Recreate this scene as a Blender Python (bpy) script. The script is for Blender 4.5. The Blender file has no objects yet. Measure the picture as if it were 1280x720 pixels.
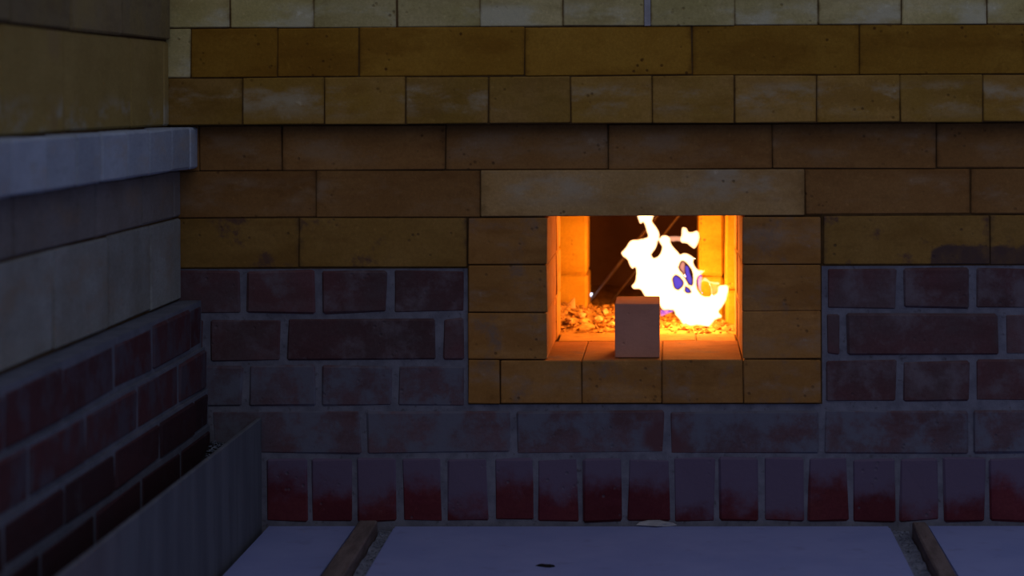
import bpy, bmesh, math, random
from mathutils import Matrix, Vector, geometry, noise
R = random.Random(11)
sc = bpy.context.scene
COL = sc.collection

# ------------------------------------------------------------------ camera
cam = bpy.data.cameras.new('camera'); camo = bpy.data.objects.new('camera', cam); COL.objects.link(camo)
cam.sensor_width = 36.0; cam.lens = 2700.0 / 1280.0 * 36.0
cam.shift_x = -0.114057; cam.shift_y = -0.188881
camo.matrix_world = Matrix.Translation((0, -3.0, 0.598)) @ Matrix.Rotation(0.02, 4, 'Z') @ Matrix.Rotation(math.pi/2, 4, 'X') @ Matrix.Rotation(-0.0043, 4, 'Z')
cam.dof.use_dof = True; cam.dof.focus_distance = 3.05; cam.dof.aperture_fstop = 4.0
cam.clip_start = 0.05
sc.camera = camo

# ------------------------------------------------------------------ sky, sun, exposure
w = bpy.data.worlds.new('overcast_dusk'); sc.world = w; w.use_nodes = True
bg = w.node_tree.nodes['Background']; bg.inputs[0].default_value = (0.61, 0.69, 1.04, 1); bg.inputs[1].default_value = 0.210
sun = bpy.data.lights.new('soft_high_sun', 'SUN'); suno = bpy.data.objects.new('soft_high_sun', sun); COL.objects.link(suno)
sun.energy = 0.22; sun.angle = math.radians(60); sun.color = (1.0, 0.86, 0.62)
suno.rotation_euler = (math.radians(48), 0, math.radians(12))
vs = sc.view_settings
sc.display_settings.display_device = 'sRGB'
vs.view_transform = 'Standard'; vs.look = 'None'; vs.gamma = 1.0; vs.use_curve_mapping = False; vs.exposure = 0.0

# ------------------------------------------------------------------ node helpers
def new_mat(name):
    m = bpy.data.materials.new(name); m.use_nodes = True
    nt = m.node_tree; nt.nodes.clear()
    out = nt.nodes.new('ShaderNodeOutputMaterial')
    return m, nt, out
def N(nt, t, **kw):
    n = nt.nodes.new('ShaderNode' + t)
    for k, v in kw.items(): setattr(n, k, v)
    return n
def setin(nt, sock, v):
    if hasattr(v, 'node'): nt.links.new(v, sock)
    elif isinstance(v, (tuple, list)) and len(v) == 3 and sock.type == 'RGBA': sock.default_value = (*v, 1)
    else: sock.default_value = v
def noise_(nt, vec, scale, detail=4, rough=0.6, stretch=None):
    if stretch:
        mp = N(nt, 'Mapping'); nt.links.new(vec, mp.inputs['Vector']); mp.inputs['Scale'].default_value = stretch; vec = mp.outputs[0]
    n = N(nt, 'TexNoise'); nt.links.new(vec, n.inputs['Vector'])
    n.inputs['Scale'].default_value = scale; n.inputs['Detail'].default_value = detail; n.inputs['Roughness'].default_value = rough
    return n.outputs['Fac']
def ramp(nt, fac, a, b, lo=0.0, hi=1.0):
    n = N(nt, 'MapRange'); n.interpolation_type = 'SMOOTHSTEP'
    nt.links.new(fac, n.inputs[0]); n.inputs[1].default_value = a; n.inputs[2].default_value = b
    n.inputs[3].default_value = lo; n.inputs[4].default_value = hi
    return n.outputs[0]
def mth(nt, op, a, b=0.0):
    n = N(nt, 'Math', operation=op); setin(nt, n.inputs[0], a); setin(nt, n.inputs[1], b); return n.outputs[0]
def mix(nt, fac, a, b):
    n = N(nt, 'Mix', data_type='RGBA'); setin(nt, n.inputs[0], fac); setin(nt, n.inputs[6], a); setin(nt, n.inputs[7], b); return n.outputs[2]
def finish(nt, out, col, bump=None, rough=0.92, strength=0.4, dist=0.002, spec=0.15):
    b = N(nt, 'BsdfPrincipled'); setin(nt, b.inputs['Base Color'], col); setin(nt, b.inputs['Roughness'], rough)
    b.inputs['Specular IOR Level'].default_value = spec
    if bump is not None:
        bp = N(nt, 'Bump'); bp.inputs['Strength'].default_value = strength; bp.inputs['Distance'].default_value = dist
        nt.links.new(bump, bp.inputs['Height']); nt.links.new(bp.outputs[0], b.inputs['Normal'])
    nt.links.new(b.outputs[0], out.inputs['Surface'])
    return b

def brick_mat(name, c1, c2, stain=(0.06, 0.03, 0.01), stain_amt=0.6, smear=None, smear_amt=0.0, pits=0.6, dust=None, dust_lo=0.45, dust_hi=0.65,
              dusty_top=False, vary=0.18, smear_z=(0.45, 0.95), flake=None, patch=None, mottle=0.5, grain=0.62):
    m, nt, out = new_mat(name)
    geo = N(nt, 'NewGeometry'); tc = N(nt, 'TexCoord'); oi = N(nt, 'ObjectInfo')
    sh = N(nt, 'VectorMath', operation='SCALE'); nt.links.new(oi.outputs['Random'], sh.inputs['Scale']); sh.inputs[0].default_value = (7.3, 3.1, 5.7)
    ad = N(nt, 'VectorMath', operation='ADD'); nt.links.new(tc.outputs['Object'], ad.inputs[0]); nt.links.new(sh.outputs[0], ad.inputs[1])
    P = ad.outputs[0]; W = geo.outputs['Position']
    gs = N(nt, 'SeparateXYZ'); nt.links.new(tc.outputs['Generated'], gs.inputs[0])
    col = mix(nt, ramp(nt, noise_(nt, W, 9, 5), 0.35, 0.68), c1, c2)
    # streaks inside the body of the brick
    col = mix(nt, mth(nt, 'MULTIPLY', ramp(nt, noise_(nt, P, 22, 6, 0.7, (1, 1, 3.2)), 0.5, 0.75), 0.35), col, tuple(c * 0.62 for c in c1))
    # brown blotches and level bands burnt or washed into the face
    if mottle:
        col = mix(nt, mth(nt, 'MULTIPLY', ramp(nt, noise_(nt, P, 10, 5, 0.65, (0.55, 1, 1.9)), 0.47, 0.66), mottle), col, tuple(c * k for c, k in zip(c1, (0.66, 0.56, 0.50))))
        col = mix(nt, mth(nt, 'MULTIPLY', ramp(nt, noise_(nt, W, 42, 5, 0.7), 0.56, 0.74), mottle * 0.8), col, tuple(c * k for c, k in zip(c1, (0.58, 0.50, 0.48))))
    gr = noise_(nt, P, 260, 3, 0.75)
    col = mix(nt, ramp(nt, gr, 0.36, 0.64, 0.42 * grain, 0.0), col, tuple(c * 0.5 for c in c1))
    col = mix(nt, ramp(nt, noise_(nt, P, 120, 4, 0.7), 0.58, 0.75, 0.0, 0.45 * grain), col, tuple(min(1, c * 1.6) for c in c2))
    # every brick a little lighter or darker
    v = N(nt, 'HueSaturation'); v.inputs['Hue'].default_value = 0.5
    nt.links.new(ramp(nt, oi.outputs['Random'], 0, 1, 1 - vary, 1 + vary), v.inputs['Value']); nt.links.new(col, v.inputs['Color']); col = v.outputs[0]
    if smear:
        f = mth(nt, 'MULTIPLY', ramp(nt, noise_(nt, P, 13, 6, 0.62, (0.7, 1, 1.5)), 0.46, 0.66), mth(nt, 'MULTIPLY', ramp(nt, gs.outputs['Z'], smear_z[1], smear_z[1] - 0.25), ramp(nt, gs.outputs['Z'], smear_z[0] - 0.5, smear_z[0])))
        col = mix(nt, mth(nt, 'MULTIPLY', f, smear_amt), col, smear)
        f2 = ramp(nt, noise_(nt, P, 55, 6, 0.7), 0.57, 0.70)
        col = mix(nt, mth(nt, 'MULTIPLY', mth(nt, 'MULTIPLY', f, f2), min(1.0, smear_amt * 1.1)), col, tuple(min(1, c * 1.35) for c in smear))
    if dust:
        nz = noise_(nt, W, 17, 6, 0.66)
        if dusty_top:
            f = ramp(nt, mth(nt, 'ADD', mth(nt, 'ADD', gs.outputs['Z'], mth(nt, 'MULTIPLY', mth(nt, 'SUBTRACT', mth(nt, 'FRACT', mth(nt, 'MULTIPLY', oi.outputs['Random'], 7.7)), 0.55), 0.75)), mth(nt, 'MULTIPLY', mth(nt, 'SUBTRACT', nz, 0.5), 1.1)), dust_lo, dust_hi)
        else:
            f = ramp(nt, nz, dust_lo, dust_hi)
        col = mix(nt, mth(nt, 'MULTIPLY', f, 0.88), col, dust)
    # brown or sooty staining that creeps in from the joints
    ex = mth(nt, 'ABSOLUTE', mth(nt, 'SUBTRACT', gs.outputs['X'], 0.5)); ez = mth(nt, 'ABSOLUTE', mth(nt, 'SUBTRACT', gs.outputs['Z'], 0.5))
    e = mth(nt, 'ADD', mth(nt, 'MAXIMUM', ex, mth(nt, 'MULTIPLY', ez, 0.98)), mth(nt, 'MULTIPLY', mth(nt, 'SUBTRACT', noise_(nt, W, 60, 4), 0.5), 0.10))
    col = mix(nt, mth(nt, 'MULTIPLY', ramp(nt, e, 0.465, 0.535), stain_amt), col, stain)
    # pits and dark specks
    vo = N(nt, 'TexVoronoi'); nt.links.new(P, vo.inputs['Vector']); vo.inputs['Scale'].default_value = 85; vo.inputs['Randomness'].default_value = 1
    pit = mth(nt, 'MULTIPLY', ramp(nt, vo.outputs['Distance'], 0.26, 0.08), ramp(nt, noise_(nt, P, 19, 3), 0.52, 0.64))
    col = mix(nt, mth(nt, 'MULTIPLY', pit, pits), col, stain)
    if flake:
        col = mix(nt, ramp(nt, noise_(nt, P, 9, 3, 0.5), 0.60, 0.68), col, flake)
    if patch:
        ws = N(nt, 'SeparateXYZ'); nt.links.new(W, ws.inputs[0])
        wob = mth(nt, 'MULTIPLY', mth(nt, 'SUBTRACT', noise_(nt, W, 28, 4), 0.5), 0.045)
        X_ = mth(nt, 'ADD', ws.outputs['X'], wob); Z_ = mth(nt, 'ADD', ws.outputs['Z'], mth(nt, 'MULTIPLY', wob, 0.5))
        cx, hx, cz, hz = (patch[0] + patch[1]) / 2, (patch[1] - patch[0]) / 2, patch[2] - 0.030, 0.030
        q = mth(nt, 'ADD', mth(nt, 'POWER', mth(nt, 'ABSOLUTE', mth(nt, 'DIVIDE', mth(nt, 'SUBTRACT', X_, cx), hx)), 6.0), mth(nt, 'POWER', mth(nt, 'ABSOLUTE', mth(nt, 'DIVIDE', mth(nt, 'SUBTRACT', Z_, cz), hz)), 2.5))
        f = ramp(nt, q, 1.15, 0.75)
        col = mix(nt, mth(nt, 'MULTIPLY', f, ramp(nt, noise_(nt, W, 35, 5), 0.25, 0.6, 0.55, 0.95)), col, patch[3])
    bump = mth(nt, 'SUBTRACT', mth(nt, 'ADD', mth(nt, 'MULTIPLY', noise_(nt, P, 140, 5, 0.7), 0.5), mth(nt, 'MULTIPLY', noise_(nt, P, 24, 4), 0.7)), mth(nt, 'MULTIPLY', pit, 0.9))
    finish(nt, out, col, bump, strength=0.55)
    return m

def plain_mat(name, c1, c2, scale=20, stretch=None, bump=0.4, rough=0.92, dark=None, dark_amt=0.0, dist=0.002):
    m, nt, out = new_mat(name)
    geo = N(nt, 'NewGeometry'); W = geo.outputs['Position']
    col = mix(nt, ramp(nt, noise_(nt, W, scale, 6, 0.62, stretch), 0.35, 0.66), c1, c2)
    if dark:
        col = mix(nt, mth(nt, 'MULTIPLY', ramp(nt, noise_(nt, W, scale * 3.3, 4, 0.6, stretch), 0.58, 0.72), dark_amt), col, dark)
    h = mth(nt, 'ADD', noise_(nt, W, scale * 6, 5, 0.7, stretch), noise_(nt, W, scale * 1.6, 3, 0.6, stretch))
    finish(nt, out, col, h, rough, bump, dist)
    return m

M = {}
M['cream'] = brick_mat('cream_firebrick', (0.484, 0.428, 0.178), (0.616, 0.541, 0.281), (0.14, 0.07, 0.015), 0.9, smear=(0.62, 0.64, 0.52), smear_amt=0.6, pits=0.5, vary=0.10, smear_z=(0.1, 0.55))
M['brown'] = brick_mat('heat_browned_firebrick', (0.316, 0.160, 0.018), (0.372, 0.203, 0.028), (0.09, 0.035, 0.008), 0.75, pits=0.85, vary=0.10)
M['yellow'] = brick_mat('yellow_firebrick', (0.326, 0.194, 0.036), (0.388, 0.234, 0.071), (0.10, 0.05, 0.012), 0.7, smear=(0.42, 0.37, 0.26), smear_amt=0.9, pits=0.7, vary=0.13, smear_z=(0.5, 0.92))
M['tan'] = brick_mat('dull_tan_firebrick', (0.287, 0.143, 0.047), (0.345, 0.184, 0.065), (0.06, 0.03, 0.015), 0.65, smear=(0.33, 0.25, 0.17), smear_amt=0.5, vary=0.10)
M['lintel'] = brick_mat('pale_lintel_firebrick', (0.453, 0.282, 0.110), (0.540, 0.360, 0.168), (0.10, 0.06, 0.02), 0.6, smear=(0.44, 0.39, 0.30), smear_amt=0.7, smear_z=(0.6, 1.2), vary=0.02)
M['frame'] = brick_mat('fire_mouth_firebrick', (0.355, 0.173, 0.048), (0.435, 0.221, 0.072), (0.10, 0.055, 0.03), 0.35, smear=(0.30, 0.24, 0.19), smear_amt=0.6, dust=(0.19, 0.15, 0.13), dust_lo=0.52, dust_hi=0.74, vary=0.08, grain=0.45)
M['sooty'] = brick_mat('sooty_yellow_firebrick', (0.276, 0.157, 0.040), (0.322, 0.190, 0.056), (0.045, 0.03, 0.03), 0.85, dust=(0.11, 0.06, 0.05), dust_lo=0.54, dust_hi=0.66, vary=0.08, patch=(0.352, 0.497, 0.389, (0.075, 0.048, 0.05)))
M['red'] = brick_mat('dark_red_brick', (0.126, 0.060, 0.073), (0.102, 0.075, 0.090), (0.085, 0.085, 0.11), 0.5, dust=(0.15, 0.13, 0.165), dust_lo=0.47, dust_hi=0.68, pits=0.2, vary=0.22)
M['dusty'] = brick_mat('dust_coated_brick', (0.150, 0.088, 0.110), (0.120, 0.110, 0.150), (0.10, 0.10, 0.14), 0.4, dust=(0.135, 0.150, 0.215), dust_lo=0.42, dust_hi=0.60, pits=0.5, vary=0.12, flake=(0.12, 0.06, 0.075), mottle=0.7)
M['soldier'] = brick_mat('red_soldier_brick', (0.112, 0.022, 0.036), (0.143, 0.035, 0.045), (0.13, 0.12, 0.17), 0.4, dust=(0.13, 0.112, 0.195), dust_lo=0.22, dust_hi=0.66, dusty_top=True, pits=0.5, vary=0.15)
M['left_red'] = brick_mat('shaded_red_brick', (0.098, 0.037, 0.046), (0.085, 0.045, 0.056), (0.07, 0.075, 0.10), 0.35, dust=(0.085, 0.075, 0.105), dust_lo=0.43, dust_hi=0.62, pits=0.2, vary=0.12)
M['left_red_shade'] = brick_mat('painted_shade_red_brick', (0.062, 0.026, 0.034), (0.055, 0.030, 0.040), (0.05, 0.05, 0.07), 0.35, dust=(0.06, 0.05, 0.065), dust_lo=0.55, dust_hi=0.75, pits=0.2, vary=0.2)  # darker copy of the left red brick, shade of the low rows painted in
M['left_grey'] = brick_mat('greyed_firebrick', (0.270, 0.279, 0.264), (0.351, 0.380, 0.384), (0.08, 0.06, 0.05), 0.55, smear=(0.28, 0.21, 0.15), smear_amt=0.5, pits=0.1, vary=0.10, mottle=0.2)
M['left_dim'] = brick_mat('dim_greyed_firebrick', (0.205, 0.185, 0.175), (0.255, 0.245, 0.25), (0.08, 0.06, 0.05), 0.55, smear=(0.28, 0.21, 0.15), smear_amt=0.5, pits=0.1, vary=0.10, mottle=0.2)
M['left_pale'] = brick_mat('stained_pale_firebrick', (0.342, 0.243, 0.074), (0.399, 0.289, 0.095), (0.22, 0.15, 0.06), 0.5, smear=(0.40, 0.41, 0.36), smear_amt=0.6, smear_z=(0.0, 0.42), pits=0.1, vary=0.06, flake=(0.30, 0.21, 0.08), mottle=0.2)
M['left_brown'] = brick_mat('browned_upper_firebrick', (0.23, 0.18, 0.10), (0.28, 0.21, 0.08), (0.09, 0.06, 0.03), 0.5, pits=0.1, vary=0.12)
M['ledge'] = brick_mat('weathered_white_ledge_brick', (0.351, 0.414, 0.518), (0.418, 0.494, 0.602), (0.22, 0.19, 0.16), 0.4, smear=(0.40, 0.34, 0.27), smear_amt=0.5, pits=0.1, vary=0.10, mottle=0.2)
M['mortar_dark'] = plain_mat('dark_joint', (0.075, 0.042, 0.016), (0.12, 0.07, 0.03), 40)
M['mortar_grey'] = plain_mat('grey_mortar', (0.135, 0.143, 0.20), (0.195, 0.208, 0.28), 35, dark=(0.06, 0.05, 0.06), dark_amt=0.6)
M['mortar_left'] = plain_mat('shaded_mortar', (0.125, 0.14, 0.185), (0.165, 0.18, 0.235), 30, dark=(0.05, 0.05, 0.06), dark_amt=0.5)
M['slab'] = plain_mat('blue_grey_slab', (0.230, 0.277, 0.566), (0.265, 0.311, 0.603), 7, bump=0.15, dark=(0.204, 0.226, 0.441), dark_amt=0.5)
M['ground'] = plain_mat('dark_ground', (0.05, 0.05, 0.06), (0.08, 0.08, 0.09), 12)
M['board'] = plain_mat('grey_board', (0.105, 0.115, 0.146), (0.142, 0.156, 0.193), 9, (1, 2.2, 0.35), bump=0.25, dark=(0.079, 0.081, 0.093), dark_amt=0.6)
M['batten'] = plain_mat('weathered_wood', (0.12, 0.095, 0.095), (0.19, 0.15, 0.15), 22, (3, 0.5, 3), bump=0.5, dark=(0.05, 0.035, 0.03), dark_amt=0.6)
M['grit'] = plain_mat('pale_grit', (0.06, 0.075, 0.12), (0.26, 0.31, 0.42), 130, bump=0.5, dark=(0.04, 0.04, 0.05), dark_amt=0.8)
M['dust'] = plain_mat('pale_dust', (0.15, 0.17, 0.24), (0.24, 0.27, 0.36), 45, bump=0.7, dark=(0.05, 0.05, 0.07), dark_amt=0.8)
M['soot'] = plain_mat('soot_fill', (0.018, 0.016, 0.02), (0.035, 0.032, 0.04), 30)
M['char'] = plain_mat('charred_chip', (0.008, 0.008, 0.010), (0.015, 0.014, 0.016), 60)
M['plaster'] = plain_mat('white_mortar_spill', (0.30, 0.31, 0.36), (0.40, 0.41, 0.46), 50)
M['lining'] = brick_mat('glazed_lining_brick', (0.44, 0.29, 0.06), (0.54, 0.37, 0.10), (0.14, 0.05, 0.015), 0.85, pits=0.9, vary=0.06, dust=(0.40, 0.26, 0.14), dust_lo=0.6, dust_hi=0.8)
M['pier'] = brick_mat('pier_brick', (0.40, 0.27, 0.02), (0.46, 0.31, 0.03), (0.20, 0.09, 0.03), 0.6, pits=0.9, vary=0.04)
M['chamber'] = plain_mat('burnt_chamber_wall', (0.13, 0.07, 0.03), (0.18, 0.10, 0.045), 14)
M['loose'] = brick_mat('clean_loose_firebrick', (0.497, 0.247, 0.189), (0.542, 0.270, 0.203), (0.28, 0.19, 0.13), 0.3, pits=0.15, vary=0.02, mottle=0.2, grain=0.15)
M['rubble'] = plain_mat('fired_clay_rubble', (0.20, 0.11, 0.02), (0.58, 0.38, 0.11), 60, bump=0.6, dark=(0.04, 0.015, 0.006), dark_amt=1.0)
M['chunk'] = plain_mat('pale_clay_chunk', (0.40, 0.28, 0.12), (0.60, 0.45, 0.22), 40, bump=0.5, dark=(0.2, 0.1, 0.04), dark_amt=0.5)
M['rod'] = plain_mat('sooty_steel', (0.09, 0.06, 0.045), (0.16, 0.12, 0.08), 50, rough=0.45, bump=0.15)

def flame_mat(name, col, strength):
    m, nt, out = new_mat(name)
    e = N(nt, 'Emission'); e.inputs[0].default_value = (*col, 1); e.inputs[1].default_value = strength
    nt.links.new(e.outputs[0], out.inputs['Volume'])
    try: m.cycles.homogeneous_volume = True
    except Exception: pass
    return m
M['flame'] = flame_mat('white_hot_flame', (1.0, 0.50, 0.22), 200)
M['flame_thin'] = flame_mat('thin_orange_flame', (1.0, 0.42, 0.24), 90)
M['flame_wisp'] = flame_mat('pale_wisp_flame', (1.0, 0.62, 0.36), 160)
M['flame_veil'] = flame_mat('faint_orange_flame', (1.0, 0.40, 0.20), 50)
M['flame_blue'] = flame_mat('blue_flame', (0.12, 0.085, 0.75), 130)
M['flame_pink'] = flame_mat('pink_flame', (1.0, 0.36, 0.26), 80)
M['blue_glow'] = flame_mat('pale_blue_emission', (0.66, 0.76, 1.0), 900)

# ------------------------------------------------------------------ object helpers
def link(name, me, mat=None, parent=None, loc=(0, 0, 0), rotz=0.0, kind=None):
    o = bpy.data.objects.new(name, me); COL.objects.link(o)
    o.location = loc; o.rotation_euler = (0, 0, rotz)
    if mat is not None and me is not None and not me.materials: me.materials.append(mat)
    if parent is not None: o.parent = parent
    if kind: o['kind'] = kind
    return o
def mesh_from_bm(name, bm, smooth=False):
    me = bpy.data.meshes.new(name); bm.to_mesh(me); bm.free()
    if smooth:
        for p in me.polygons: p.use_smooth = True
    return me
def boxes_mesh(name, boxes):
    """boxes: list of (x0,x1,y0,y1,z0,z1,material_index)"""
    vs_, fs, mi = [], [], []
    for x0, x1, y0, y1, z0, z1, k in boxes:
        b = len(vs_)
        vs_ += [(x0, y0, z0), (x1, y0, z0), (x1, y1, z0), (x0, y1, z0), (x0, y0, z1), (x1, y0, z1), (x1, y1, z1), (x0, y1, z1)]
        for f in ((0, 3, 2, 1), (4, 5, 6, 7), (0, 1, 5, 4), (1, 2, 6, 5), (2, 3, 7, 6), (3, 0, 4, 7)):
            fs.append(tuple(b + i for i in f)); mi.append(k)
    me = bpy.data.meshes.new(name); me.from_pydata(vs_, [], fs)
    for p, k in zip(me.polygons, mi): p.material_index = k
    me.update(); return me
def thing(o, label, cat, group=None, kind=None):
    o['label'] = label; o['category'] = cat
    if group: o['group'] = group
    if kind: o['kind'] = kind
    return o
def empty(name, loc, rotz=0.0):
    return link(name, None, loc=loc, rotz=rotz)
def brick_mesh(name, wd, h, d, cham=0.0022, jit=0.0008):
    """front face on y=0, depth along +y, centred in x and z; uneven corners, worn edges"""
    bm = bmesh.new()
    bmesh.ops.create_cube(bm, size=1.0)
    for v in bm.verts:
        v.co = Vector((v.co.x * wd, (v.co.y + 0.5) * d, v.co.z * h)) + Vector((R.uniform(-jit, jit), R.uniform(-jit, jit), R.uniform(-jit, jit)))
    c = min(cham, wd * 0.2, h * 0.2)
    bmesh.ops.bevel(bm, geom=list(bm.edges), offset=c, segments=1, affect='EDGES', profile=0.5)
    for v in bm.verts: v.co += Vector((R.uniform(-1, 1), R.uniform(-0.5, 0.5), R.uniform(-1, 1))) * c * 0.22
    return mesh_from_bm(name, bm)
def lay_row(row, mat, parent, y=0.0, depth=0.11, cham=0.0013, jit=0.0008, name='brick', proud=0.0012, mats=None):
    z0, z1, spans = row
    for i, (x0, x1) in enumerate(spans):
        me = brick_mesh(name, x1 - x0, z1 - z0, depth, cham, jit)
        m = mats[i % len(mats)] if mats else mat
        link(name, me, M[m], parent, ((x0 + x1) / 2, y + R.uniform(-proud, proud * 0.4), (z0 + z1) / 2))

# ------------------------------------------------------------------ measured rows: (z0, z1, [(x0, x1), ...]) in metres
ROW_CREAM_TOP = (0.6926, 0.7613, [(-0.7614, -0.6098), (-0.6086, -0.4943), (-0.4931, -0.3793), (-0.378, -0.2644), (-0.2632, -0.1503), (-0.1491, -0.0378), (-0.0285, 0.0857), (0.0869, 0.2009), (0.2021, 0.3148), (0.3161, 0.4308), (0.432, 0.5444), (0.5456, 0.6578)])
ROW_BROWN_STRETCHER = (0.6246, 0.6914, [(-0.7617, -0.6647), (-0.6635, -0.5444), (-0.5432, -0.4321), (-0.4309, -0.203), (-0.2017, 0.0271), (0.0283, 0.2565), (0.2577, 0.4851), (0.4864, 0.6575)])
ROW_YELLOW_HEADER = (0.5588, 0.6233, [(-0.762, -0.5935), (-0.5922, -0.4799), (-0.4787, -0.3677), (-0.3665, -0.2534), (-0.2522, -0.1404), (-0.1392, -0.0276), (-0.0264, 0.0851), (0.0863, 0.1981), (0.1993, 0.3121), (0.3133, 0.4253), (0.4265, 0.5373), (0.5385, 0.6573)])
ROW_UNDER_CORBEL = (0.4944, 0.5572, [(-0.77, -0.6602), (-0.659, -0.5443), (-0.5431, -0.3159), (-0.3147, -0.0898), (-0.0886, 0.1378), (0.139, 0.3653), (0.3665, 0.592), (0.5933, 0.6636)])
ROW_LINTEL_LEFT = (0.4288, 0.4932, [(-0.7591, -0.4976), (-0.4964, -0.2671)])
ROW_LINTEL = (0.4296, 0.4932, [(-0.2659, 0.1829)])
ROW_LINTEL_RIGHT = (0.431, 0.4932, [(0.1842, 0.4119), (0.4132, 0.6634)])
ROW_YELLOW_LEFT = (0.3593, 0.4276, [(-0.7481, -0.5209), (-0.5196, -0.2864)])
ROW_YELLOW_RIGHT = (0.3609, 0.4287, [(0.2094, 0.4387), (0.4399, 0.6631)])
RED_G_LEFT = (0.2947, 0.3553, [(-0.7109, -0.6028), (-0.5939, -0.4982), (-0.4893, -0.3987), (-0.3898, -0.2905)])
RED_H_LEFT = (0.229, 0.288, [(-0.7112, -0.6551), (-0.6462, -0.5465), (-0.5376, -0.3298), (-0.3209, -0.2908)])
RED_I_LEFT = (0.1651, 0.2224, [(-0.7115, -0.6005), (-0.5916, -0.4987), (-0.4898, -0.3926), (-0.3837, -0.2911)])
RED_G_RIGHT = (0.2997, 0.3559, [(0.2129, 0.3103), (0.3192, 0.4108), (0.4197, 0.5146), (0.5235, 0.6589)])
RED_H_RIGHT = (0.2352, 0.293, [(0.2126, 0.2325), (0.2414, 0.4503), (0.4592, 0.6587)])
RED_I_RIGHT = (0.1701, 0.2285, [(0.2124, 0.3097), (0.3186, 0.4103), (0.4192, 0.514), (0.5229, 0.6584)])
RED_J = (0.0989, 0.1584, [(-0.7124, -0.6506), (-0.6429, -0.4359), (-0.4281, -0.2261), (-0.2184, -0.012), (-0.0042, 0.2015), (0.2093, 0.4083), (0.4161, 0.6135), (0.6213, 0.6587)])
RED_K = (0.0043, 0.0928, [(-0.6964, -0.6415), (-0.6348, -0.5754), (-0.5687, -0.5105), (-0.5039, -0.4485), (-0.4418, -0.3848), (-0.3782, -0.3218), (-0.3151, -0.2571), (-0.2505, -0.1953), (-0.1886, -0.1328), (-0.1261, -0.0701), (-0.0635, -0.0057), (0.001, 0.0576), (0.0643, 0.1186), (0.1253, 0.1796), (0.1862, 0.2416), (0.2482, 0.3069), (0.3135, 0.3677), (0.3743, 0.4306), (0.4373, 0.4925), (0.4991, 0.5542), (0.5609, 0.6589)])
FRAME_LEFT_0 = (0.3626, 0.427, [(-0.284, -0.1744)])
FRAME_LEFT_1 = (0.2966, 0.3614, [(-0.2843, -0.1747)])
FRAME_LEFT_2 = (0.2308, 0.2954, [(-0.2846, -0.175)])
FRAME_RIGHT_0 = (0.3626, 0.427, [(0.0969, 0.2054)])
FRAME_RIGHT_1 = (0.2975, 0.3614, [(0.0966, 0.2051)])
FRAME_RIGHT_2 = (0.2308, 0.2963, [(0.0963, 0.2048)])
FRAME_BOTTOM = (0.169, 0.2295, [(-0.2849, -0.2409), (-0.2397, -0.1279), (-0.1267, -0.0164), (-0.0152, 0.0965), (0.0977, 0.2045)])
MOUTH = (-0.1741, 0.096, 0.2298, 0.4284)
FLAME_OUTLINE = [(-0.0559, 0.4177), (-0.0555, 0.4064), (-0.0542, 0.4024), (-0.0524, 0.3969), (-0.0494, 0.3951), (-0.0457, 0.3968), (-0.0433, 0.3907), (-0.0409, 0.3834), (-0.0391, 0.3761), (-0.0436, 0.3738), (-0.0525, 0.3719), (-0.0635, 0.3707), (-0.0689, 0.3664), (-0.0735, 0.3592), (-0.0811, 0.3507), (-0.0776, 0.3445), (-0.0708, 0.339), (-0.0691, 0.3337), (-0.0661, 0.3278), (-0.0625, 0.325), (-0.0596, 0.3269), (-0.0576, 0.3216), (-0.0583, 0.3119), (-0.0607, 0.3033), (-0.0655, 0.2973), (-0.0614, 0.2921), (-0.0528, 0.2915), (-0.0492, 0.2888), (-0.0444, 0.2807), (-0.0383, 0.2793), (-0.031, 0.2787), (-0.0239, 0.2772), (-0.0215, 0.2684), (-0.0165, 0.2596), (-0.0065, 0.2596), (0.0009, 0.2586), (0.0033, 0.2523), (0.0095, 0.2445), (0.0172, 0.2351), (0.0283, 0.2344), (0.0373, 0.2357), (0.0454, 0.2354), (0.0564, 0.2339), (0.0611, 0.2381), (0.0674, 0.2444), (0.0753, 0.247), (0.0772, 0.2506), (0.0722, 0.2569), (0.0774, 0.2646), (0.0837, 0.2757), (0.087, 0.2897), (0.087, 0.2986), (0.0801, 0.3005), (0.0707, 0.298), (0.0688, 0.2882), (0.0625, 0.2844), (0.0535, 0.282), (0.0456, 0.2844), (0.0394, 0.2929), (0.0376, 0.3071), (0.0407, 0.3134), (0.0454, 0.3165), (0.0496, 0.3222), (0.0403, 0.3239), (0.0364, 0.3272), (0.0327, 0.3347), (0.0351, 0.3399), (0.0315, 0.3435), (0.0245, 0.3477), (0.0172, 0.3496), (0.0123, 0.3473), (0.0067, 0.3533), (-0.0005, 0.3618), (-0.0029, 0.368), (-0.0037, 0.3724), (-0.0075, 0.3765), (-0.0135, 0.3777), (-0.0184, 0.3759), (-0.02, 0.3731), (-0.0199, 0.3774), (-0.021, 0.383), (-0.0247, 0.3898), (-0.0288, 0.3958), (-0.0317, 0.4004), (-0.0292, 0.4063), (-0.0284, 0.4176)]
FLAME_HOLES_A = [(-0.0223, 0.3681), (-0.0203, 0.3638), (-0.0173, 0.3586), (-0.0189, 0.3507), (-0.0226, 0.3449), (-0.0292, 0.3416), (-0.0322, 0.3449), (-0.0324, 0.3476), (-0.0267, 0.3555), (-0.0238, 0.363)]
FLAME_HOLES_B = [(0.0098, 0.3272), (0.0126, 0.3341), (0.0161, 0.336), (0.0223, 0.3314), (0.0289, 0.3231), (0.031, 0.3149), (0.031, 0.3071), (0.03, 0.2996), (0.0246, 0.3021), (0.0199, 0.31), (0.0157, 0.3178), (0.0113, 0.3222)]
FLAME_HOLES_C = [(0.0, 0.308), (0.0016, 0.3119), (0.005, 0.3138), (0.0113, 0.3103), (0.0163, 0.3037), (0.0147, 0.2981), (0.0081, 0.2928), (0.0025, 0.2965)]
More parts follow.
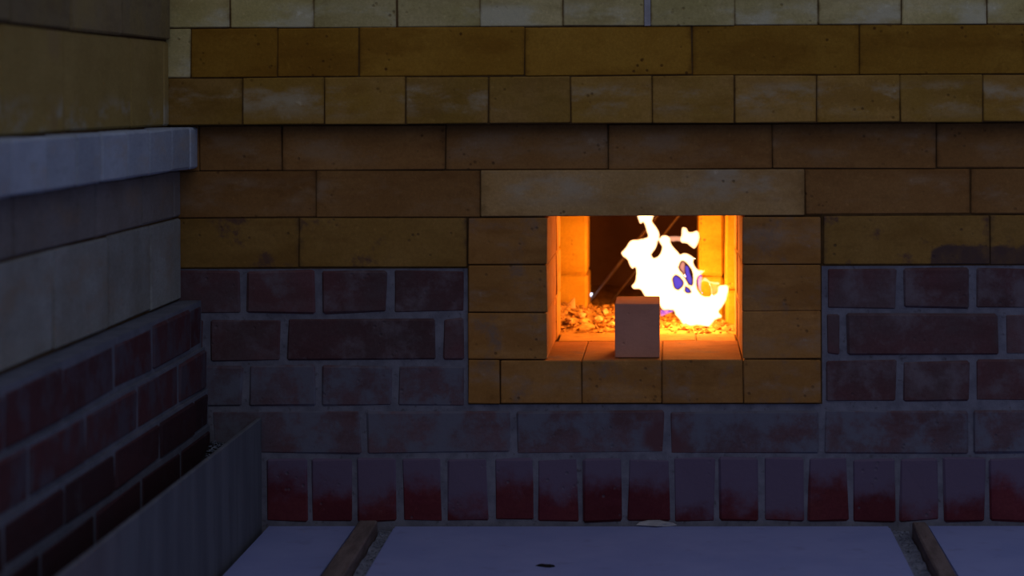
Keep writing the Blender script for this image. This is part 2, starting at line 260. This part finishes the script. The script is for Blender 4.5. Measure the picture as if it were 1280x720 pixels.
FLAME_HOLES_D = [(0.0194, 0.2965), (0.023, 0.2959), (0.0281, 0.2902), (0.0247, 0.288), (0.0197, 0.2896)]
PINK_B = [(0.0101, 0.3272), (0.013, 0.3338), (0.0161, 0.3354), (0.02, 0.3322), (0.0192, 0.3244), (0.0195, 0.3165), (0.0201, 0.3103), (0.0157, 0.3178), (0.0117, 0.3222)]
BLUE_B = [(0.0189, 0.3267), (0.0211, 0.3299), (0.0255, 0.3267), (0.0273, 0.3181), (0.0304, 0.3087), (0.03, 0.2999), (0.0246, 0.3024), (0.0204, 0.31), (0.0195, 0.3181)]
BLUE_C = [(0.0019, 0.3064), (0.005, 0.3103), (0.0105, 0.3095), (0.0157, 0.3037), (0.0141, 0.299), (0.0089, 0.2975), (0.0042, 0.3001)]
BLUE_EDGE = [(0.0414, 0.3173), (0.0455, 0.3165), (0.0464, 0.3094), (0.0448, 0.3016), (0.0444, 0.293), (0.0463, 0.2867), (0.0413, 0.2914), (0.0388, 0.2993), (0.0373, 0.3063), (0.0392, 0.3126)]
FLAME_HEAD = [(0.0131, 0.3784), (0.0143, 0.3894), (0.0179, 0.3909), (0.0223, 0.389), (0.0253, 0.3838), (0.0308, 0.3832), (0.0368, 0.3853), (0.0413, 0.3819), (0.0426, 0.3735), (0.0406, 0.3649), (0.0367, 0.3574), (0.033, 0.3555), (0.027, 0.3598), (0.0222, 0.364), (0.014, 0.3653), (0.0116, 0.3711)]
PINK_BAND = [(-0.0085, 0.3749), (-0.001, 0.3766), (0.0103, 0.3766), (0.0153, 0.3748), (0.0153, 0.3673), (0.0065, 0.3678), (0.0003, 0.3667), (-0.0047, 0.3686)]
FLAME_WISP = [(0.0462, 0.3063), (0.047, 0.3099), (0.0505, 0.3121), (0.0544, 0.3099), (0.0579, 0.3066), (0.0645, 0.3052), (0.0716, 0.3047), (0.0733, 0.302), (0.0715, 0.2995), (0.0629, 0.3012), (0.0589, 0.3023), (0.0613, 0.2953), (0.0622, 0.2843), (0.0597, 0.2835), (0.0588, 0.2945), (0.0551, 0.3036), (0.0504, 0.3055)]
WISP_FILL = [(0.0589, 0.3031), (0.07, 0.3), (0.0715, 0.2973), (0.0707, 0.2898), (0.0644, 0.2843), (0.0597, 0.2835), (0.0604, 0.2945)]
BLUE_BASE = [(-0.0195, 0.2605), (-0.014, 0.2599), (-0.0046, 0.2608), (0.0012, 0.2589), (0.0004, 0.2563), (-0.0062, 0.2539), (-0.014, 0.2508), (-0.0195, 0.2501)]

MX0, MX1, MZ0, MZ1 = MOUTH

# ------------------------------------------------------------------ back wall (kiln front): mortar core with the fire mouth left open
CORB = -0.03; BK = 0.345; XL, XR = -0.76, 0.66; TOP = 0.765
J = 0.0022   # joints this deep
JR = 0.0022
FX0, FX1 = -0.2855, 0.2066
core = [
    (XL, XR, CORB + J, BK, 0.558, TOP, 0),                    # corbelled yellow courses
    (XL, XR, J, BK, MZ1 + 0.0015, 0.558, 0),                  # tan courses and lintel
    (XL, FX0, J, BK, 0.357, MZ1 + 0.0015, 0),
    (FX1, XR, J, BK, 0.359, MZ1 + 0.0015, 0),
    (XL, FX0, JR, BK, 0.1675, 0.357, 1),                       # red brick fields left and right
    (FX1, XR, JR, BK, 0.1675, 0.359, 1),
    (FX0, MX0 - 0.004, J + 0.001, BK, 0.1675, MZ1 + 0.0015, 0),  # behind the mouth frame
    (MX1 + 0.004, FX1, J + 0.001, BK, 0.1675, MZ1 + 0.0015, 0),
    (MX0 - 0.004, MX1 + 0.004, J + 0.001, BK, 0.1675, MZ0 - 0.004, 0),
    (XL, XR, JR, BK, -0.03, 0.1675, 1),                       # bottom courses
]
wall_back = link('wall_back', boxes_mesh('wall_back', core), None, kind='structure')
wall_back.data.materials.append(M['mortar_dark']); wall_back.data.materials.append(M['mortar_grey'])
lay_row(ROW_CREAM_TOP, 'cream', wall_back, CORB, 0.14)
# a joint in the top course pointed with white mortar
link('mortar', boxes_mesh('mortar', [(-0.0375, -0.0290, CORB - 0.0005, CORB + 0.02, 0.6925, 0.7600, 0)]), M['plaster'], wall_back)
lay_row(ROW_BROWN_STRETCHER, 'brown', wall_back, CORB, 0.14, mats=['cream', 'brown', 'brown', 'brown', 'brown', 'brown', 'brown', 'brown'])
lay_row(ROW_YELLOW_HEADER, 'yellow', wall_back, CORB, 0.14)
lay_row(ROW_UNDER_CORBEL, 'tan', wall_back)
lay_row(ROW_LINTEL_LEFT, 'tan', wall_back)
lay_row(ROW_LINTEL, 'lintel', wall_back, -0.002, 0.23, name='lintel', proud=0)
lay_row(ROW_LINTEL_RIGHT, 'tan', wall_back)
lay_row(ROW_YELLOW_LEFT, 'sooty', wall_back)
lay_row(ROW_YELLOW_RIGHT, 'sooty', wall_back)
for row in (RED_G_LEFT, RED_H_LEFT, RED_G_RIGHT, RED_H_RIGHT, RED_I_RIGHT): lay_row(row, 'red', wall_back, cham=0.003, jit=0.0014)
lay_row(RED_I_LEFT, 'dusty', wall_back, cham=0.003, jit=0.0014)
lay_row(RED_J, 'dusty', wall_back, cham=0.003, jit=0.0016)
lay_row(RED_K, 'soldier', wall_back, cham=0.003, jit=0.0018)
for row in (FRAME_LEFT_0, FRAME_LEFT_1, FRAME_LEFT_2, FRAME_RIGHT_0, FRAME_RIGHT_1, FRAME_RIGHT_2, FRAME_BOTTOM):
    lay_row(row, 'frame', wall_back, -0.003, 0.232, jit=0.0006, proud=0.0006)
# second ring of bricks lining the mouth behind the frame
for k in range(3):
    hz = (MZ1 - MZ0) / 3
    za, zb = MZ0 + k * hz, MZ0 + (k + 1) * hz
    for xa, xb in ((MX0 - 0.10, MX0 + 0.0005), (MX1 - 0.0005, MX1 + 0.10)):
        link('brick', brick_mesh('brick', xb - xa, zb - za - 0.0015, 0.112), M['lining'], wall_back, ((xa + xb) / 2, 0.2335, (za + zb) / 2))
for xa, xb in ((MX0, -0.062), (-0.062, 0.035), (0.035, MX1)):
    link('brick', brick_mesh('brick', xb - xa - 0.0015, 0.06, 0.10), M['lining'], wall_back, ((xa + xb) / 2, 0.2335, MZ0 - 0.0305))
# splash of mortar set hard at the foot of the wall
def lump_mesh(name, rx, ry, rz, seed, sub=2, rough=0.35, flat=True):
    bm = bmesh.new(); bmesh.ops.create_icosphere(bm, subdivisions=sub, radius=1.0)
    for v in bm.verts:
        n = noise.noise(v.co * 1.7 + Vector((seed * 3.1, seed, -seed)))
        v.co *= 1 + rough * n
        v.co = Vector((v.co.x * rx, v.co.y * ry, v.co.z * rz))
        if flat and v.co.z < -0.2 * rz: v.co.z = -0.2 * rz
    return mesh_from_bm(name, bm)
link('mortar_spill', lump_mesh('mortar_spill', 0.026, 0.010, 0.006, 3), M['plaster'], wall_back, (-0.024, -0.006, 0.002))
def tube_mesh(name, pts, r, sides=6):
    bm = bmesh.new(); rings = []
    for i, p in enumerate(pts):
        p = Vector(p); a = Vector(pts[max(0, i - 1)]); b = Vector(pts[min(len(pts) - 1, i + 1)])
        t = (b - a).normalized(); u = t.cross(Vector((0.13, 1, 0.21))).normalized(); v = t.cross(u)
        rings.append([bm.verts.new(p + (u * math.cos(2 * math.pi * k / sides) + v * math.sin(2 * math.pi * k / sides)) * r) for k in range(sides)])
    for a, b in zip(rings[:-1], rings[1:]):
        for k in range(sides): bm.faces.new((a[k], a[(k + 1) % sides], b[(k + 1) % sides], b[k]))
    bm.faces.new(rings[0][::-1]); bm.faces.new(rings[-1])
    bmesh.ops.recalc_face_normals(bm, faces=bm.faces)
    return mesh_from_bm(name, bm, True)

# ------------------------------------------------------------------ left wall: courses along Y, faces turned to +X
wall_left = link('wall_left', boxes_mesh('wall_left', [
    (-1.0, -0.6985, -2.9, 0.10, 0.555, 0.83, 0), (-1.0, -0.664, -2.9, 0.0, 0.499, 0.5535, 0), (-1.0, -0.6895, -2.9, 0.10, 0.314, 0.498, 0),
    (-1.0, -0.6578, -2.9, 0.0, 0.248, 0.309, 1), (-1.0, -0.6530, -2.9, 0.0, 0.190, 0.248, 1), (-1.0, -0.6488, -2.9, 0.0, 0.14, 0.19, 1), (-1.0, -0.6468, -2.9, 0.0, -0.03, 0.14, 1)]), None, kind='structure')
wall_left.data.materials.append(M['mortar_dark']); wall_left.data.materials.append(M['mortar_left'])
def lay_left(X, z0, z1, joints, mat, g=0.0016, gz=0.0016, depth=0.11, **kw):
    """joints: descending list of Y from the corner towards the viewer"""
    for a, b in zip(joints[:-1], joints[1:]):
        wd = a - b - g
        me = brick_mesh('brick', wd, z1 - z0 - gz, depth, kw.get('cham', 0.0025), kw.get('jit', 0.0008))
        link('brick', me, M[mat], wall_left, (X + R.uniform(-0.0004, 0.0010), (a + b) / 2, (z0 + z1) / 2), math.pi / 2)
def more(js, step, end=-1.45):
    js = list(js)
    while js[-1] > end: js.append(js[-1] - step)
    return js
lay_left(-0.695, 0.7915, 0.85, more([-0.03, -0.20], 0.23), 'left_brown')
lay_left(-0.693, 0.6755, 0.790, more([-0.031, -0.292, -0.519, -0.749], 0.23), 'left_brown')
lay_left(-0.695, 0.5575, 0.6745, more([-0.031, -0.062, -0.241, -0.544, -0.774], 0.23), 'left_pale')
lay_left(-0.661, 0.4975, 0.5565, more([-0.004, -0.049, -0.158, -0.281, -0.389, -0.507, -0.611, -0.725, -0.855], 0.115), 'ledge', cham=0.003, jit=0.0005, g=0.0024)
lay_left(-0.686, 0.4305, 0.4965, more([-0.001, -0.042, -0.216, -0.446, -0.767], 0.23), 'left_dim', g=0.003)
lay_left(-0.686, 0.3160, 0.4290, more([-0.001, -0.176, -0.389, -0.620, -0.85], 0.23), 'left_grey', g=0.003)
G = dict(g=0.009, gz=0.007, cham=0.003, jit=0.0016)
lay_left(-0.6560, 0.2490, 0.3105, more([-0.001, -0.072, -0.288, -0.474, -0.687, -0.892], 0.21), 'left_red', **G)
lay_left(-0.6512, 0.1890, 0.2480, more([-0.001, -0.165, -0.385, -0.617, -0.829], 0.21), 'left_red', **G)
lay_left(-0.6470, 0.1370, 0.1890, more([-0.001, -0.09, -0.29, -0.509, -0.716], 0.21), 'left_red_shade', **G)
lay_left(-0.6450, 0.0750, 0.1370, more([-0.001, -0.18, -0.39, -0.60, -0.81], 0.21), 'left_red_shade', **G)
lay_left(-0.6450, 0.0120, 0.0750, more([-0.001, -0.08, -0.29, -0.50, -0.71], 0.21), 'left_red_shade', **G)
link('mortar', boxes_mesh('mortar', [(-0.72, -0.658, -2.9, 0.0, 0.3085, 0.3135, 0)]), M['mortar_left'], wall_left)

# ------------------------------------------------------------------ floor: ground, three slabs, two battens in the gaps
floor = link('floor', boxes_mesh('floor', [(-1.0, 3.5, -7.5, 0.0, -0.06, -0.018, 0)]), M['ground'], kind='structure')
def slab(poly):
    bm = bmesh.new()
    vs_ = [bm.verts.new((x, y, -0.0185)) for x, y in poly]
    f = bm.faces.new(vs_); bmesh.ops.recalc_face_normals(bm, faces=[f])
    e = bmesh.ops.extrude_face_region(bm, geom=[f])
    for v in [g for g in e['geom'] if isinstance(g, bmesh.types.BMVert)]: v.co.z = 0.0
    bmesh.ops.recalc_face_normals(bm, faces=bm.faces)
    top = [ed for ed in bm.edges if all(abs(v.co.z) < 1e-6 for v in ed.verts)]
    bmesh.ops.bevel(bm, geom=top, offset=0.003, segments=2, affect='EDGES')
    link('slab', mesh_from_bm('slab', bm), M['slab'], floor)
slab([(-0.566, -0.004), (-0.4395, -0.004), (-0.434, -1.6), (-0.566, -1.6)])
slab([(-0.3895, -0.006), (0.2990, -0.006), (0.2985, -1.6), (-0.3745, -1.6)])
slab([(0.3490, -0.004), (1.3, -0.004), (1.3, -1.6), (0.3505, -1.6)])

def batten(x0, x1, x2, x3, y0, y1, label):
    """bevelled strip whose far end is (x0..x1 at y0) and near end (x2..x3 at y1)"""
    bm = bmesh.new(); n = 14; rings = []
    for i in range(n + 1):
        t = i / n; a = x0 + (x2 - x0) * t; b = x1 + (x3 - x1) * t; y = y0 + (y1 - y0) * t
        q = 0.0007
        z = 0.0095 + R.uniform(-q, q)
        rings.append([bm.verts.new(c) for c in ((a, y, -0.0182), (b, y, -0.0182), (b + R.uniform(-q, q), y, z - 0.002), (b - 0.002, y, z), (a + 0.002, y, z), (a + R.uniform(-q, q), y, z - 0.002))])
    for p, s in zip(rings[:-1], rings[1:]):
        for k in range(6): bm.faces.new((p[k], p[(k + 1) % 6], s[(k + 1) % 6], s[k]))
    bm.faces.new(rings[0]); bm.faces.new(rings[-1][::-1])
    bmesh.ops.recalc_face_normals(bm, faces=bm.faces)
    return thing(link('wooden_batten', mesh_from_bm('wooden_batten', bm), M['batten']), label, 'batten', 'wooden battens in the floor gaps')
batten(-0.4365, -0.4105, -0.424, -0.386, -0.016, -1.5, 'weathered brown wooden batten in the floor gap beside the leaning grey board')
batten(0.3265, 0.3460, 0.3110, 0.3460, -0.030, -1.5, 'weathered brown wooden batten in the floor gap on the side away from the grey board')

def scatter_mesh(name, n, place, rmin, rmax, base=None, sq=(0.5, 1.0)):
    """many small angular chips joined into one mesh, over an optional bed grid"""
    vs_, fs = [], []
    for _ in range(n):
        c = place(); r = R.uniform(rmin, rmax) * R.choice((0.6, 0.8, 1, 1, 1.25))
        b = len(vs_)
        q = Matrix.Rotation(R.uniform(0, 6.28), 3, 'Z') @ Matrix.Rotation(R.uniform(-0.9, 0.9), 3, 'X')
        s = Vector((R.uniform(0.7, 1.35), R.uniform(0.6, 1.1), R.uniform(*sq)))
        for x, y, z in ((1, 0, 0), (0.2, 0.9, 0.1), (-0.9, 0.3, 0), (-0.4, -0.9, 0), (0.5, -0.8, 0.1), (0.1, 0.1, 0.7), (-0.1, 0, -0.6)):
            vs_.append(tuple(Vector(c) + q @ Vector((x * s.x, y * s.y, z * s.z)) * r * R.uniform(0.8, 1.15)))
        for k in range(5):
            fs.append((b + k, b + (k + 1) % 5, b + 5)); fs.append((b + (k + 1) % 5, b + k, b + 6))
    if base:
        x0, x1, y0, y1, nx, ny, zf = base; b = len(vs_)
        for j in range(ny + 1):
            for i in range(nx + 1):
                x = x0 + (x1 - x0) * i / nx; y = y0 + (y1 - y0) * j / ny
                vs_.append((x, y, zf(x, y)))
        for j in range(ny):
            for i in range(nx):
                a = b + j * (nx + 1) + i; fs.append((a, a + 1, a + nx + 2, a + nx + 1))
    me = bpy.data.meshes.new(name); me.from_pydata(vs_, [], fs); me.update(); return me

# dusty debris along the two gaps
def gap_z(x, y): return -0.0075 + 0.004 * noise.noise(Vector((x * 60, y * 35, 1)))
def gap(far, near, label):
    """far, near: x ranges of the gap at the wall and at y = -1.5"""
    def at(u, y): k = -y / 1.5; a = far[0] + (near[0] - far[0]) * k; b = far[1] + (near[1] - far[1]) * k; return a + (b - a) * u
    me = scatter_mesh('gap_debris', 420, lambda: (lambda u, y: (at(u, y), y, gap_z(at(u, y), y) + 0.001))(R.uniform(0.1, 0.9), -abs(R.uniform(0, 1)) ** 1.8 * 0.6 - 0.006), 0.0007, 0.0020, (0, 1, -1.5, -0.002, 6, 120, gap_z))
    nb = 420 * 7
    for v in list(me.vertices)[nb:]: v.co.x = at(v.co.x, v.co.y); v.co.z = gap_z(v.co.x, v.co.y)
    thing(link('gap_debris', me, M['dust']), label, 'debris', kind='stuff')
gap((-0.4090, -0.3905), (-0.3850, -0.3760), 'pale crumbs filling the floor gap beside the batten near the grey board')
gap((0.3000, 0.3250), (0.2995, 0.3095), 'pale crumbs filling the floor gap beside the batten away from the grey board')

# ------------------------------------------------------------------ grey board on edge and the trench behind it
bd = link('board', boxes_mesh('board', [(-0.5795, -0.5735, -1.5, -0.003, -0.018, 0.1505, 0)]), M['board'])
bv = bd.modifiers.new('bevel', 'BEVEL'); bv.width = 0.0012; bv.segments = 1
thing(bd, 'long dark grey board standing on edge along the brick wall', 'board')
def trench_z(x, y):
    near = max(0.0, 1 - (-y) / 0.26)
    return 0.052 + 0.066 * near ** 0.8 + 0.006 * noise.noise(Vector((x * 40, y * 25, 4)))
me = scatter_mesh('trench_fill', 700, lambda: (lambda x, y: (x, y, trench_z(x, y)))(R.uniform(-0.640, -0.584), -0.006 - abs(R.gauss(0, 0.085))), 0.0010, 0.0026, (-0.644, -0.581, -1.4, -0.002, 10, 140, lambda x, y: trench_z(x, y) - 0.002))
tf = link('trench_fill', me, M['grit']); me.materials.append(M['soot'])
for p in me.polygons[7000:]: p.material_index = 1
thing(tf, 'black soot with pale grit in the corner behind the grey board', 'grit', kind='stuff')

# a burnt splinter lying on the slab
thing(link('charred_splinter', lump_mesh('charred_splinter', 0.0125, 0.0055, 0.0030, 5, 2, 0.5), M['char'], None, (-0.163, -0.263, 0.0005), -0.35), 'small black charred splinter lying on the blue-grey slab', 'splinter')

# ------------------------------------------------------------------ fire chamber behind the mouth
FZ = 0.222
chamber = link('fire_chamber', boxes_mesh('fire_chamber', [
    (-0.42, 0.34, BK, 1.22, 0.10, FZ, 0), (-0.42, 0.34, BK, 1.22, 0.60, 0.66, 0), (-0.42, -0.36, BK, 1.22, FZ, 0.60, 0), (0.28, 0.34, BK, 1.22, FZ, 0.60, 0), (-0.36, 0.28, 1.16, 1.22, FZ, 0.60, 0)]), M['chamber'], kind='structure')
def pier(xs, y, zs, rotz=0.0, cham=0.004):
    p = link('pier', None, parent=chamber)
    for za, zb in zip(zs[:-1], zs[1:]):
        link('brick', brick_mesh('brick', xs[1] - xs[0], zb - za - 0.0015, 0.13, cham, 0.001), M['pier'], p, ((xs[0] + xs[1]) / 2, y, (za + zb) / 2), rotz)
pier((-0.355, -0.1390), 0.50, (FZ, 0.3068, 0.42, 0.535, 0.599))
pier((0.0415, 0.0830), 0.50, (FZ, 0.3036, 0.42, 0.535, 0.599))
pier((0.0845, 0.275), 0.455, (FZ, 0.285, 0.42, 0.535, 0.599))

# loose brick standing on the sill
blk = link('loose_firebrick', brick_mesh('loose_firebrick', 0.0625, 0.0750, 0.112, 0.0010, 0.0003), M['loose'], None, (-0.0500, 0.016, MZ0 + 0.0375 + 0.0008))
thing(blk, 'clean pale firebrick standing upright on the sill before the flames', 'brick')

# rubble bed
def rub_z(x, y):
    heap = 0.030 * math.exp(-((x + 0.19) / 0.055) ** 2 - ((y - 0.47) / 0.09) ** 2) + 0.016 * math.exp(-((x + 0.10) / 0.06) ** 2 - ((y - 0.52) / 0.08) ** 2)
    front = min(1, max(0, (y - 0.349) / 0.03))
    return FZ + 0.004 + 0.006 * front + heap * front + 0.004 * noise.noise(Vector((x * 45, y * 45, 2)))
me = scatter_mesh('rubble_bed', 2600, lambda: (lambda x, y: (x, y, rub_z(x, y) + R.uniform(-0.001, 0.003)))(R.uniform(-0.30, 0.22), R.uniform(0.352, 0.80)), 0.0022, 0.0062, (-0.355, 0.275, 0.347, 1.158, 60, 60, lambda x, y: rub_z(x, y) - 0.0015), (0.4, 1.0))
thing(link('rubble_bed', me, M['rubble']), 'bed of fired clay chips glowing orange on the firebox floor', 'rubble', kind='stuff')
def chunk(x, y, r, seed, label, sx=1.0, sz=0.75):
    me = lump_mesh('clay_chunk', r * sx, r * 0.8, r * sz, seed, 1, 0.55, False)
    return thing(link('clay_chunk', me, M['chunk'], None, (x, y, rub_z(x, y) + r * sz * 0.55), seed * 1.3), label, 'chunk', 'larger clay chunks on the rubble')
# the pointed shard leaning on the heap
bm = bmesh.new()
pr = [(-0.011, -0.009), (0.010, -0.010), (0.009, 0.011)]
a = [bm.verts.new((x, -0.004, z)) for x, z in pr]; b = [bm.verts.new((x * 0.9, 0.006, z * 0.9)) for x, z in pr]
bm.faces.new(a); bm.faces.new(b[::-1])
for i in range(3): bm.faces.new((a[i], a[(i + 1) % 3], b[(i + 1) % 3], b[i]))
bmesh.ops.recalc_face_normals(bm, faces=bm.faces); bmesh.ops.bevel(bm, geom=list(bm.edges), offset=0.0008, segments=1, affect='EDGES')
thing(link('clay_shard', mesh_from_bm('clay_shard', bm), M['chunk'], None, (-0.1665, 0.468, 0.2625)), 'pointed triangular clay shard propped on top of the rubble heap', 'shard')
CH = [(-0.145, 0.415, 0.0075, 1, 'rounded pale clay chunk in front of the rubble heap below the pointed shard'),
      (-0.118, 0.425, 0.0080, 2, 'pale clay chunk halfway between the pointed shard and the loose firebrick'),
      (-0.096, 0.405, 0.0070, 3, 'pale clay chunk on the rubble just beside the loose firebrick'),
      (-0.163, 0.385, 0.0075, 4, 'flat pale clay chunk nearest the corner of the firebox mouth'),
      (-0.108, 0.470, 0.0085, 6, 'broad clay chunk at the back of the rubble behind the loose firebrick'),
      (0.020, 0.380, 0.0060, 7, 'small pale clay chunk under the flames beside the loose firebrick')]
for x, y, r, s, lab in CH: chunk(x, y, r, s, lab, 1.25)

# two thin rods leaning in the dark chamber
def rod(x0, z0, x1, z1, y, r, label):
    k = (0.585 - z0) / (z1 - z0)
    me = tube_mesh('leaning_rod', [(x0, y, z0 - 0.003), (x0 + (x1 - x0) * k, y, 0.585)], r, 10)
    return thing(link('leaning_rod', me, M['rod']), label, 'rod', 'thin rods leaning in the firebox')
rod(-0.1482, 0.2394, -0.0297, 0.3876, 0.70, 0.0025, 'thin sooty rod leaning behind the flames, the one nearer the left pier')
rod(-0.1071, 0.2434, 0.0073, 0.3875, 0.70, 0.0018, 'thin sooty rod leaning behind the flames, the one ending behind the loose firebrick')

# ------------------------------------------------------------------ flames: bodies of glowing gas with real thickness
def smooth_loop(pts, n=3):
    out = []
    L = len(pts)
    for i in range(L):
        p0, p1, p2, p3 = (Vector(pts[(i + k) % L]) for k in (-1, 0, 1, 2))
        for j in range(n):
            t = j / n
            out.append(0.5 * ((2 * p1) + (p2 - p0) * t + (2 * p0 - 5 * p1 + 4 * p2 - p3) * t * t + (3 * p1 - p0 - 3 * p2 + p3) * t ** 3))
    return out
def inside(p, loop):
    c = False; x, y = p
    for i in range(len(loop)):
        a = loop[i]; b = loop[i - 1]
        if (a[1] > y) != (b[1] > y) and x < (b[0] - a[0]) * (y - a[1]) / (b[1] - a[1]) + a[0]: c = not c
    return c
def segdist(p, loops):
    best = 9.0
    for lp in loops:
        for i in range(len(lp)):
            a = lp[i - 1]; b = lp[i]; ab = b - a; l2 = ab.length_squared
            t = 0 if l2 == 0 else max(0, min(1, (p - a).dot(ab) / l2))
            d = (p - (a + ab * t)).length
            if d < best: best = d
    return best
def flame_mesh(name, outline, holes, rmax, y0, step=0.0032, waves=0.012):
    """gas body swelling to 2*rmax thick away from its edge, wavering in depth"""
    loops = [smooth_loop(outline)] + [smooth_loop(h) for h in holes]
    vs_, es = [], []
    for lp in loops:
        b = len(vs_); vs_ += lp; es += [(b + i, b + (i + 1) % len(lp)) for i in range(len(lp))]
    nb = len(vs_)
    xs = [p.x for p in loops[0]]; zs = [p.y for p in loops[0]]
    z = min(zs)
    while z < max(zs):
        x = min(xs)
        while x < max(xs):
            p = Vector((x + R.uniform(-0.3, 0.3) * step, z + R.uniform(-0.3, 0.3) * step))
            if inside(p, loops[0]) and not any(inside(p, h) for h in loops[1:]) and segdist(p, loops) > step * 0.4: vs_.append(p)
            x += step
        z += step
    v2, e2, f2, ov, oe, of = geometry.delaunay_2d_cdt(vs_, es, [], 0, 1e-6)
    keep = []
    for f in f2:
        c = (v2[f[0]] + v2[f[1]] + v2[f[2]]) / 3
        if inside(c, loops[0]) and not any(inside(c, h) for h in loops[1:]): keep.append(tuple(f))
    ds = [segdist(p, loops) for p in v2]
    fr, bk_, verts = {}, {}, []
    def put(x, y, z): verts.append((x, y, z)); return len(verts) - 1
    for i in sorted({i for f in keep for i in f}):
        p = v2[i]; d = min(ds[i], rmax)
        yc = y0 + waves * noise.noise(Vector((p.x * 22, p.y * 22, 0.3))) * 2
        h = math.sqrt(max(0, d * (2 * rmax - d)))
        if ds[i] < 1e-5: fr[i] = bk_[i] = put(p.x, yc, p.y)
        else: fr[i] = put(p.x, yc - h, p.y); bk_[i] = put(p.x, yc + h, p.y)
    faces = []
    for f in keep:
        faces.append(tuple(fr[i] for i in f)); 
        g = tuple(bk_[i] for i in reversed(f))
        faces.append(g)
    me = bpy.data.meshes.new(name); me.from_pydata(verts, [], faces); me.update()
    bm = bmesh.new(); bm.from_mesh(me); bmesh.ops.recalc_face_normals(bm, faces=bm.faces); bm.to_mesh(me); bm.free()
    for p in me.polygons: p.use_smooth = True
    return me
FY = 0.385
fire = empty('fire', (0.0, FY, 0.232))
thing(fire, 'white and orange flames leaping from the rubble inside the fire mouth', 'fire')
def flame(name, outline, holes, rmax, mat, y=FY, waves=0.010):
    me = flame_mesh(name, outline, holes, rmax, 0.0, 0.0032 if rmax > 0.02 else 0.0016, waves)
    o = link(name, me, M[mat], fire)
    for v in me.vertices: v.co.z -= 0.232
    o.location = (0, y - FY, 0)
    return o
flame('flame_body', FLAME_OUTLINE, [FLAME_HOLES_A, FLAME_HOLES_B, FLAME_HOLES_C, FLAME_HOLES_D], 0.026, 'flame')
flame('flame_tongue', FLAME_HEAD, [], 0.016, 'flame')
flame('flame_tongue', PINK_BAND, [], 0.006, 'flame_thin')
flame('flame_wisp', FLAME_WISP, [], 0.004, 'flame_wisp')
flame('flame_wisp', WISP_FILL, [], 0.005, 'flame_veil')
flame('blue_flame', PINK_B, [], 0.006, 'flame_pink', FY + 0.004)['label'] = 'pinkish flame'
for pts in (BLUE_B, FLAME_HOLES_C, FLAME_HOLES_D, BLUE_EDGE, BLUE_BASE):
    flame('blue_flame', pts, [], 0.0035, 'flame_blue', FY)['label'] = 'blue flame'
for loc, pw, rad in (((0.005, 0.375, 0.300), 2.1, 0.022), ((-0.035, 0.372, 0.345), 1.9, 0.018), ((0.045, 0.385, 0.275), 0.55, 0.016)):
    li = bpy.data.lights.new('fire_light', 'POINT'); li.energy = pw; li.color = (1.0, 0.25, 0.014); li.shadow_soft_size = rad
    lo = bpy.data.objects.new('fire_light', li); COL.objects.link(lo); lo.location = loc
# a small glowing pale blue body at the foot of the rod
glow_mesh = flame_mesh('small_blue_glow', [(-0.1490, 0.2588), (-0.1430, 0.2594), (-0.1368, 0.2590), (-0.1385, 0.2550), (-0.1425, 0.2500), (-0.1462, 0.2478), (-0.1476, 0.2540)], [], 0.004, 0.0, 0.0015, 0.0)
thing(link('small_blue_glow', glow_mesh, M['blue_glow'], None, (0, 0.690, 0)), 'tiny pale blue glow at the foot of a rod in the dark', 'flame')
